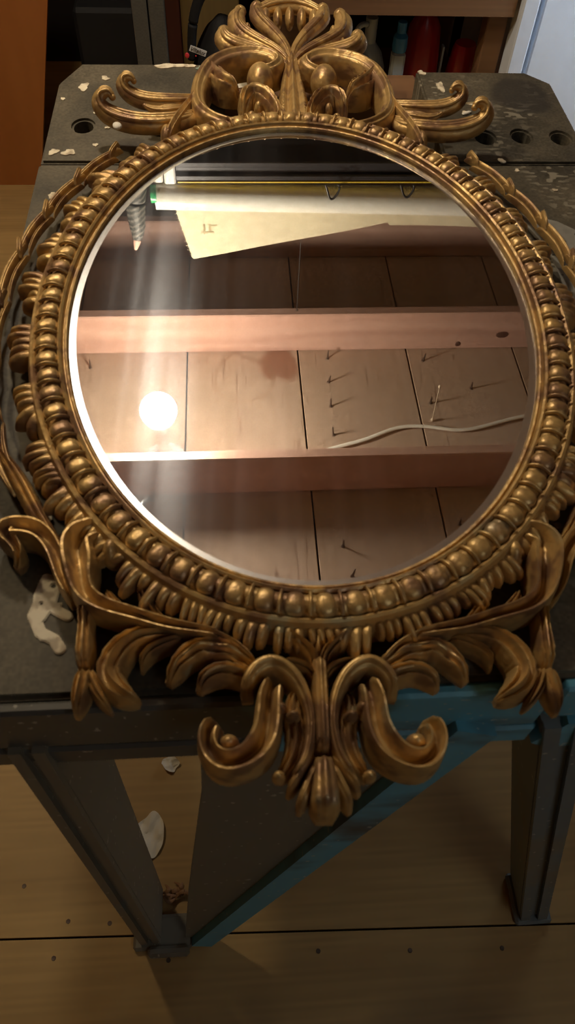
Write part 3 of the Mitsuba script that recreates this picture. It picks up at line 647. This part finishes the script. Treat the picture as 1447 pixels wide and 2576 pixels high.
KNOBS = {
    'egg': (-158, -296, 15, 23),
    'eye': (-63, -447, 14, 12),
    'knobA': (-44, 475, 37, 70),
    'bead': (-46, 392, 12, 25),
    'bead2': (-55, 366, 14, 26),
    'lobe': (-28, -424, 9, 10),
    'lobe2': (-20, -430, 11, 8),
    'lobe3': (-30, -469, 9, 8),
    'fk': (-75, 573, 10, 40),
    'fk2': (-94, 564, 12, 50),
    'fk3': (-63, 610, 12, 39),
    'wrap': (-161, 321, 15, 53),
}

mir = thing('mirror', 'large oval mirror in an ornate carved gilt frame, lying on the workbench', 'mirror')
GA, GB = 0.2295, 0.3300
ROT = math.radians(-2.39)
C0 = np.array([0.0709, 0.6111, REF])
RZ = np.array([[math.cos(ROT), -math.sin(ROT), 0], [math.sin(ROT), math.cos(ROT), 0], [0, 0, 1]])
def world(v):
    return np.asarray(v) @ RZ.T + C0
def put(name, mesh, m='gold', parent=mir, smooth=40, label=None, flip=False, **k):
    mesh = mesh.copy()
    if flip:
        mesh.vertices = mesh.vertices * [-1, 1, 1]
        mesh.invert()
    mesh.vertices = world(mesh.vertices)
    return add(name, mesh, m, parent, smooth=smooth, label=label, **k)
def oval(th, off):
    """Points at a distance off outside the glass edge."""
    n = np.stack([np.cos(th) / GA, np.sin(th) / GB], -1)
    n /= np.linalg.norm(n, axis=-1, keepdims=True)
    return np.stack([GA * np.cos(th), GB * np.sin(th)], -1) + off * n if np.ndim(off) == 0 else np.stack([GA * np.cos(th), GB * np.sin(th)], -1) + np.asarray(off)[..., None] * n
TH = np.linspace(0, 2 * np.pi, 4001)
ARC = lambda off: np.r_[0, np.cumsum(np.linalg.norm(np.diff(oval(TH, off), axis=0), axis=1))]

# glass: the flat field and its ground bevel
NT = 180
th = np.linspace(0, 2 * np.pi, NT, endpoint=False)
rr = np.linspace(0, 1, 10)
v = [(0, 0, 0)]
for r in rr[1:]:
    v += [(*(p * r), 0) for p in oval(th, -0.0072)]
f = [(0, 1 + j, 1 + (j + 1) % NT) for j in range(NT)]
for i in range(len(rr) - 2):
    for j in range(NT):
        a, b = 1 + i * NT + j, 1 + i * NT + (j + 1) % NT
        f += [(a, a + NT, b + NT), (a, b + NT, b)]
v = np.array(v, float)
gm = trimesh.Trimesh(v, f, process=False)
put('glass', gm, 'mirror_glass', smooth=False, label='oval mirror glass with wipe streaks', uv=v[:, :2] * 2 + 0.5)
a, b = oval(th, -0.0072), oval(th, 0.003)
v = np.vstack([np.column_stack([a, np.zeros(NT)]), np.column_stack([b, np.full(NT, 0.0010)])])
f = []
for j in range(NT):
    k = (j + 1) % NT
    f += [(j, j + NT, k + NT), (j, k + NT, k)]
put('bevel', trimesh.Trimesh(v, f, process=False), 'mirror_bevel', smooth=True, label='bright ground bevel along the glass edge')
put('backing', extrude(Polygon(oval(th, 0.006)), -0.008, -0.003), 'brown_wood', smooth=False)

# oval moulding
def ring(profile, n=240):
    t = np.linspace(0, 2 * np.pi, n, endpoint=False)
    P = len(profile)
    v = np.vstack([np.column_stack([oval(t, o), np.full(n, z)]) for o, z in profile])
    f = []
    for i in range(P):
        for j in range(n):
            a, b = i * n + j, i * n + (j + 1) % n
            c, d = ((i + 1) % P) * n + (j + 1) % n, ((i + 1) % P) * n + j
            f += [(a, d, c), (a, c, b)]
    m = trimesh.Trimesh(v, f, process=False)
    return m
put('inner_moulding', ring([(-0.0006, -0.006), (-0.0006, 0.0040), (0.0005, 0.0062), (0.0022, 0.0068), (0.0032, 0.0050), (0.0040, 0.0050), (0.0052, 0.0098), (0.0070, 0.0112), (0.0088, 0.0100), (0.0094, 0.0070), (0.0094, -0.006)]), smooth=25)
put('bead_course', ring([(0.0090, -0.022), (0.0090, 0.0075), (0.0115, 0.0105), (0.0155, 0.0125), (0.0195, 0.0122), (0.0240, 0.0092), (0.0275, 0.0045), (0.0280, -0.022)]), smooth=40)
put('outer_moulding', ring([(0.0276, -0.024), (0.0276, 0.0045), (0.0290, 0.0082), (0.0312, 0.0098), (0.0335, 0.0090), (0.0350, 0.0058), (0.0362, 0.0020), (0.0380, -0.004), (0.0380, -0.024)]), smooth=30)
OFF = 0.0187
arc = ARC(OFF)
NE = 84
es = trimesh.creation.icosphere(subdivisions=3)
es.vertices[:, 2] = es.vertices[:, 2].clip(-0.3, None)
egg_m = es.copy()
egg_m.vertices = np.sign(egg_m.vertices) * np.abs(egg_m.vertices) ** np.array([0.80, 0.85, 1.0]) * [0.0085, 0.0101, 0.0068]
# a bar with a curved collar that hugs the egg on its outer side
bar_m = cat_([tube([(0.0, -0.0098, 0.0030), (0.0, 0.0, 0.0072), (0.0, 0.0098, 0.0026)], [0.0014, 0.0017, 0.0013], 8, 8, flat=1.3)])
egg_ply, bar_ply = mikit.ply(egg_m, 'gold', smooth=True), mikit.ply(bar_m, 'gold', smooth=True)
for i in range(2 * NE):
    t = np.interp(arc[-1] * (i + 0.5) / (2 * NE), arc, TH)
    p = oval(np.array([t, t + 1e-3]), OFF)
    d = p[1] - p[0]
    M = np.eye(4)
    M[:3, :3] = RZ @ np.array([[d[0], -d[1], 0], [d[1], d[0], 0], [0, 0, np.hypot(*d)]]) / np.hypot(*d)
    M[:3, 3] = world([p[0][0], p[0][1], 0.0082 if i % 2 == 0 else 0.0078])
    k = key('egg' if i % 2 == 0 else 'dart', mir)
    scene[k] = {**(egg_ply if i % 2 == 0 else bar_ply), 'to_world': T(M.tolist())}

# carved strands
def strand(pts, kind, base=-0.024, z0=-0.004, k=0.42, ztop=None, seed=0, hmax=0.020):
    pts = np.array(pts, float) / 1000
    t = np.r_[0, np.cumsum(np.linalg.norm(np.diff(pts[:, :2], axis=0), axis=1))]
    n = max(8, int(t[-1] / 0.0035))
    u = np.linspace(0, t[-1], n + 1)
    c = CubicSpline(t, pts[:, :2])(u) if len(pts) > 2 else np.column_stack([np.interp(u, t, pts[:, j]) for j in (0, 1)])
    w = PchipInterpolator(t, pts[:, 2])(u)
    tan = np.gradient(c, axis=0); tan /= np.linalg.norm(tan, axis=1, keepdims=True)
    nor = np.column_stack([-tan[:, 1], tan[:, 0]])
    S = np.linspace(-1, 1, 15)
    e = np.clip(np.minimum(u, t[-1] - u) / 0.006, 0, 1) ** 0.5
    zt = (z0 + np.minimum(k * w, hmax)) * 1.0
    ze = base + (zt - base) * 0.30
    dome = np.sqrt(np.clip(1 - S ** 2, 0, 1)) ** 0.9
    x = S[None, :] * (w / 2)[:, None]
    if kind == 'channel':
        prof = np.clip(1.15 - 0.78 * np.exp(-(S / 0.45) ** 2), 0, 1)[None] * (np.clip((1 - np.abs(S)) / 0.22, 0, 1) ** 0.5)[None] + 0 * u[:, None]
    elif kind in ('leaf', 'ribbed'):
        flute = 0.80 + 0.20 * np.cos(S * 2.5 * np.pi * 1.2)
        prof = (dome * flute)[None] + 0 * u[:, None]
        if kind == 'ribbed':
            prof = prof * (0.88 + 0.12 * np.cos(u / 0.0042 * 2 * np.pi)[:, None] * (S[None] > -0.2))
        # lobed edges
        x = x * (1 + 0.07 * np.sin(u / 0.008 * 2 * np.pi + seed)[:, None] * (np.abs(S)[None] > 0.5))
    else:
        prof = (dome * (0.93 + 0.07 * np.cos(S * 3 * np.pi)))[None] + 0 * u[:, None]
    z = ze[:, None] + (zt - ze)[:, None] * prof * e[:, None]
    xy = c[:, None] + nor[:, None] * x[..., None]
    top = np.concatenate([xy, z[..., None]], -1)
    low = np.stack([np.column_stack([c + nor * (w / 2 * s)[:, None], np.full(n + 1, base)]) for s in (0.92, -0.92)], 1)
    L = np.concatenate([top, low], 1)
    K = L.shape[1]
    v = L.reshape(-1, 3)
    f = []
    for i in range(n):
        for j in range(K):
            a, b = i * K + j, i * K + (j + 1) % K
            f += [(a, b, b + K), (a, b + K, a + K)]
    for j in range(1, K - 1):
        f += [(0, j + 1, j), (n * K, n * K + j, n * K + j + 1)]
    m = trimesh.Trimesh(v, f, process=False)
    if m.volume < 0:
        m.invert()
    return m
def knob(u, v, a, b, h, z=-0.006, rot=0.0):
    m = trimesh.creation.icosphere(subdivisions=3)
    m.vertices = m.vertices * [a / 2, b / 2, h]
    m.apply_transform(trimesh.transformations.rotation_matrix(rot, [0, 0, 1]))
    m.apply_translation([u, v, z])
    return m
NAMES = {'volute': 'volute', 'leaf': 'leaf', 'tassel': 'tassel_leaf', 'acanthus': 'acanthus_leaf', 'arch': 'stem', 'c_scroll': 'c_scroll', 'curl': 'curl', 'fan': 'fan_leaf', 'finial': 'finial_leaf',
         'outer_scroll': 'outer_scroll', 'reed': 'reed', 'top_scroll': 'crest_scroll', 'flap': 'acanthus_leaf', 'cluster': 'acanthus_leaf', 'frond': 'crest_frond', 'crest': 'crest_shell', 'shoulder': 'shoulder_scroll'}
Z0 = {'volute': 0.0, 'curl': 0.002, 'c_scroll': 0.004, 'top_scroll': 0.006, 'frond': 0.002, 'crest': 0.006, 'shoulder': 0.008, 'arch': 0.0, 'fan': 0.004, 'finial': 0.0, 'flap': 0.004, 'cluster': 0.006}
HM = {'top_scroll': 0.013, 'frond': 0.011, 'crest': 0.013, 'flap': 0.013, 'cluster': 0.014, 'shoulder': 0.012}
WS = {'volute': 1.4, 'acanthus': 1.15, 'outer_scroll': 1.2, 'curl': 1.5, 'c_scroll': 1.45, 'finial': 1.5, 'tassel': 1.2, 'shoulder': 0.62, 'top_scroll': 1.18, 'frond': 1.15, 'flap': 1.15, 'leaf': 1.2, 'cluster': 1.2}
KIND = {'shoulder': 'dome', 'top_scroll': 'dome'}
NEW = {'top_scroll': [(-46, 486, 9), (-29, 488, 15), (-20, 503, 21), (-39, 521, 26), (-69, 521, 27), (-99, 503, 27), (-119, 463, 24), (-126, 412, 20), (-117, 366, 19), (-91, 341, 17), (-61, 333, 15), (-39, 337, 10)],
       'flap': [(-116, 492, 10), (-106, 470, 30), (-92, 449, 30), (-72, 436, 10)]}
for i, (nm, kind, pts) in enumerate(STRANDS):
    if nm in ('finial', 'frond', 'crest') or nm == 'shoulder' and pts[0][1] < 440 and kind == 'channel':
        continue
    pts = NEW.get(nm, pts)
    pts = [(a, b + (4 if b < 0 else 0), c * WS.get(nm, 1.0)) for a, b, c in pts]
    kind = KIND.get(nm, kind)
    m = strand(pts, kind, z0=Z0.get(nm, -0.004), seed=i, hmax=HM.get(nm, 0.014))
    for flip in (False, True):
        put(NAMES[nm], m, flip=flip)
def horn(path, r, flat=0.85):
    t = tube([(p[0] / 1000, p[1] / 1000, p[2] / 1000) for p in path], np.array(r) / 1000, 18, 60, flat=flat)
    q = [tube([(p[0] / 1000, p[1] / 1000 + s * rr * 0.00055, p[2] / 1000 + rr * 0.00070) for p, rr in zip(path, r)], np.array(r) / 1000 * 0.26, 8, 60) for s in (-1, 0.15, 1)]
    e = trimesh.creation.icosphere(subdivisions=2, radius=r[-1] / 1000 * 1.05)
    e.apply_translation(np.array(path[-1]) / 1000)
    return cat_([t, e] + q)
SHOULDERS = [([(-132, 372, -8), (-150, 352, -4), (-178, 342, -2), (-208, 341, 0), (-230, 345, 5), (-243, 351, 15), (-243, 356, 25), (-234, 358, 29), (-228, 355, 25)], [10, 12.5, 13, 13.5, 13, 11, 9, 7, 4]),
             ([(-128, 418, -8), (-148, 404, -4), (-172, 398, -2), (-196, 397, 0), (-212, 400, 5), (-221, 404, 14), (-220, 408, 22), (-212, 408, 25), (-207, 406, 21)], [8, 10, 11, 11.5, 11, 9.5, 8, 6, 3.5]),
             ([(-140, 388, -6), (-158, 378, -2), (-178, 373, 0), (-192, 375, 6)], [6, 7, 6, 2.5])]
FRONDS = [([(-2, 498, -6), (-25, 527, -2), (-58, 545, 0), (-84, 551, 3), (-96, 562, 8), (-96, 574, 12)], [5, 9, 11, 13, 12, 8]),
          ([(-1, 513, -5), (-24, 553, -1), (-56, 582, 1), (-76, 608, 4), (-79, 632, 9), (-74, 646, 12)], [4, 8, 10, 12, 11, 7]),
          ([(-1, 530, -4), (-14, 583, 0), (-33, 620, 2), (-48, 650, 5), (-50, 668, 9)], [3.5, 7, 9.5, 11, 8])]
for path, r in FRONDS:
    m = horn(path, [1.2 * a for a in r])
    for flip in (False, True):
        put('crest_frond', m, flip=flip, smooth=True)
put('crest_shell', horn([(-52, 655, 4), (-27, 678, 6), (0, 685, 7), (27, 678, 6), (52, 655, 4)], [9, 12.5, 13.5, 12.5, 9]), smooth=True)
for path, r in SHOULDERS:
    m = horn(path, r)
    for flip in (False, True):
        put('shoulder_scroll', m, flip=flip, smooth=True)
for pts in ([(3, -458, 6), (9, -470, 9), (15, -484, 8), (17, -489, 3)], [(5, -452, 5), (13, -462, 8), (21, -474, 7), (24, -478, 3)]):
    m = strand(pts, 'dome', z0=0.0, hmax=0.009)
    for flip in (False, True):
        put('finial_leaf', m, flip=flip)
for nm, kind, z0, hm, lab in (('rod', 'dome', 0.006, 0.012, 'centre_rod'), ('fanc', 'leaf', -0.004, 0.010, 'fan_leaf'), ('fin', 'dome', 0.004, 0.011, 'finial'), ('pillar', 'leaf', 0.001, 0.012, 'crest_pillar')):
    put(lab, strand([(a, b + (4 if b < 0 else 0), c * (1.2 if nm in ('fin', 'rod') else 1.0)) for a, b, c in AXIS[nm]], kind, z0=z0, hmax=hm))
KH = {'egg': (0.016, 'volute_eye'), 'eye': (0.013, 'curl_eye'), 'knobA': (0.022, 'crest_knob'), 'bead': (0.013, 'crest_bead'), 'bead2': (0.013, 'crest_bead'), 'lobe': (0.014, 'scroll_lobe'), 'lobe2': (0.016, 'scroll_lobe'), 'lobe3': (0.010, 'scroll_lobe'),
      'fk': (0.017, 'frond_knob'), 'fk2': (0.016, 'frond_knob'), 'fk3': (0.018, 'frond_knob'), 'wrap': (0.015, 'shoulder_wrap')}
for nm, (u, v, a, b) in KNOBS.items():
    u, v, a, b = u / 1000, v / 1000, a / 1000, b / 1000
    if nm in ('knobA', 'bead', 'bead2', 'fk', 'fk2', 'fk3', 'wrap'):
        b *= 0.75 if nm == 'knobA' else 0.6
    m = knob(u, v, a, b, KH[nm][0])
    for flip in (False, True):
        put(KH[nm][1], m, flip=flip, smooth=True)
for u in (-0.036, -0.018, 0.0, 0.018, 0.036):
    put('shell_lobe', knob(u, 0.652 + 0.006 * (1 - abs(u) / 0.036), 0.014, 0.042, 0.015, 0.0), smooth=True)

# pierced border: reeds, leaf clusters and the leaf fringe
RG = np.random.default_rng(11)
def reed(t0, t1, off, w, seed):
    t = np.linspace(t0, t1, 7)
    p = oval(t, off + 0.004 * np.sin(np.linspace(0, np.pi, 7)))
    ww = w * np.array([0.35, 0.8, 1.0, 1.05, 0.95, 0.7, 0.25])
    return strand(np.column_stack([p, ww]) * 1000, 'dome', base=-0.011, z0=-0.004, k=0.5, seed=seed)
stops = np.radians([133, 144, 155, 166, 177.5, 190, 203, 215])
for i in range(len(stops) - 1):
    off = 0.074 - 0.004 * i / 8
    for flip in (False, True):
        put('reed', cat_([reed(stops[i] - 0.02, stops[i + 1] + 0.05, off + 0.002, 0.0068, i), reed(stops[i] + 0.03, stops[i + 1] + 0.03, off - 0.007, 0.0042, i + 5), strand([(*(oval(np.array([stops[i] + q]), off + o)[0] * 1000), w) for q, o, w in ((0.05, 0.001, 4), (0.005, 0.006, 6.5), (-0.03, 0.012, 4))], 'dome', base=-0.010, z0=0.000, k=0.5, seed=i)]), flip=flip)
def fan_leaf(t0, t1, off0, length, teeth, seed, base=-0.010, z0=0.003, droop=0.008, splay=0.25):
    """A carved leaf that grows outward from the moulding and splits into blunt fingers with a vein each."""
    r = np.random.default_rng(seed)
    NA, NR = teeth * 8 + 1, 9
    a = np.linspace(0, 1, NA)
    cell = np.minimum((a * teeth).astype(int), teeth - 1)
    f_ = a * teeth - cell
    mid = 1 - np.abs(2 * f_ - 1)                       # 0 between fingers, 1 on their middle line
    tl = r.uniform(0.60, 1.12, teeth)
    ln = length * tl[cell] * (0.52 + 0.48 * np.clip(mid * 2.2, 0, 1) ** 0.6) * (0.80 + 0.20 * np.sin(np.pi * a))
    tc, dt = (t0 + t1) / 2, (t1 - t0) / 2
    q = np.linspace(0, 1, NR)
    top, bot = np.zeros((NR, NA, 3)), np.zeros((NR, NA, 3))
    lean_ = r.uniform(-0.02, 0.02)
    for i, s in enumerate(q):
        tt = tc + (2 * a - 1) * dt * (0.97 + splay * s * 1.6) + lean_ * s
        p = oval(tt, off0 + ln * s)
        rise = np.sin(np.pi * min(s * 0.75 + 0.12, 1.0))
        z = z0 - droop * s ** 1.6 + (0.0034 * mid ** 0.7 - 0.0020) * min(1.0, 0.35 + s) + 0.0030 * rise
        if i == NR - 1:
            z = z - 0.004
        top[i] = np.column_stack([p, z])
        bot[i] = np.column_stack([p, np.minimum(np.full(NA, base), z - 0.003)])
    g = np.vstack([top.reshape(-1, 3), bot.reshape(-1, 3)])
    f, N = [], NA * NR
    for i in range(NR - 1):
        for j in range(NA - 1):
            p, s = i * NA + j, i * NA + j + 1
            f += [(p, p + NA, s + NA), (p, s + NA, s), (N + p, N + s + NA, N + p + NA), (N + p, N + s, N + s + NA)]
    rim = [(i * NA, (i + 1) * NA) for i in range(NR - 1)] + [((NR - 1) * NA + j, (NR - 1) * NA + j + 1) for j in range(NA - 1)] + [((i + 1) * NA + NA - 1, i * NA + NA - 1) for i in range(NR - 1)]
    for p, s in rim:
        f += [(p, N + p, N + s), (p, N + s, s)]
    m = trimesh.Trimesh(g, f, process=False)
    trimesh.repair.fix_normals(m)
    return m
for i, t in enumerate(stops):
    for flip in (False, True):
        s_ = i + (20 if flip else 0)
        put('leaf_cluster', cat_([fan_leaf(t - 0.052, t + 0.020, 0.034, 0.031 - 0.009 * i / 7, 3, s_, base=-0.014, z0=0.004, droop=0.006, splay=0.15),
                                  fan_leaf(t + 0.016, t + 0.070, 0.034, 0.023, 2, s_ + 50, base=-0.014, z0=0.002, droop=0.010, splay=0.4)]), flip=flip, smooth=35)
t = math.radians(217)
n_ = 0
while t < math.radians(323):
    w = RG.uniform(0.060, 0.095)
    gap = RG.uniform(0.000, 0.012)
    put('fringe_leaf', fan_leaf(t, t + w, 0.034, RG.uniform(0.017, 0.025), int(round(w / 0.0255)), 100 + n_, z0=0.003, droop=0.007, splay=0.05), smooth=35)
    t += w + gap
    n_ += 1
# chipped gilding
for u, v, a, b in ((-0.222, 0.331, 0.012, 0.018),):
    put('chip', knob(u, v, a, b, 0.004, 0.003), 'plaster_chip', smooth=True, label='white chipped spot')
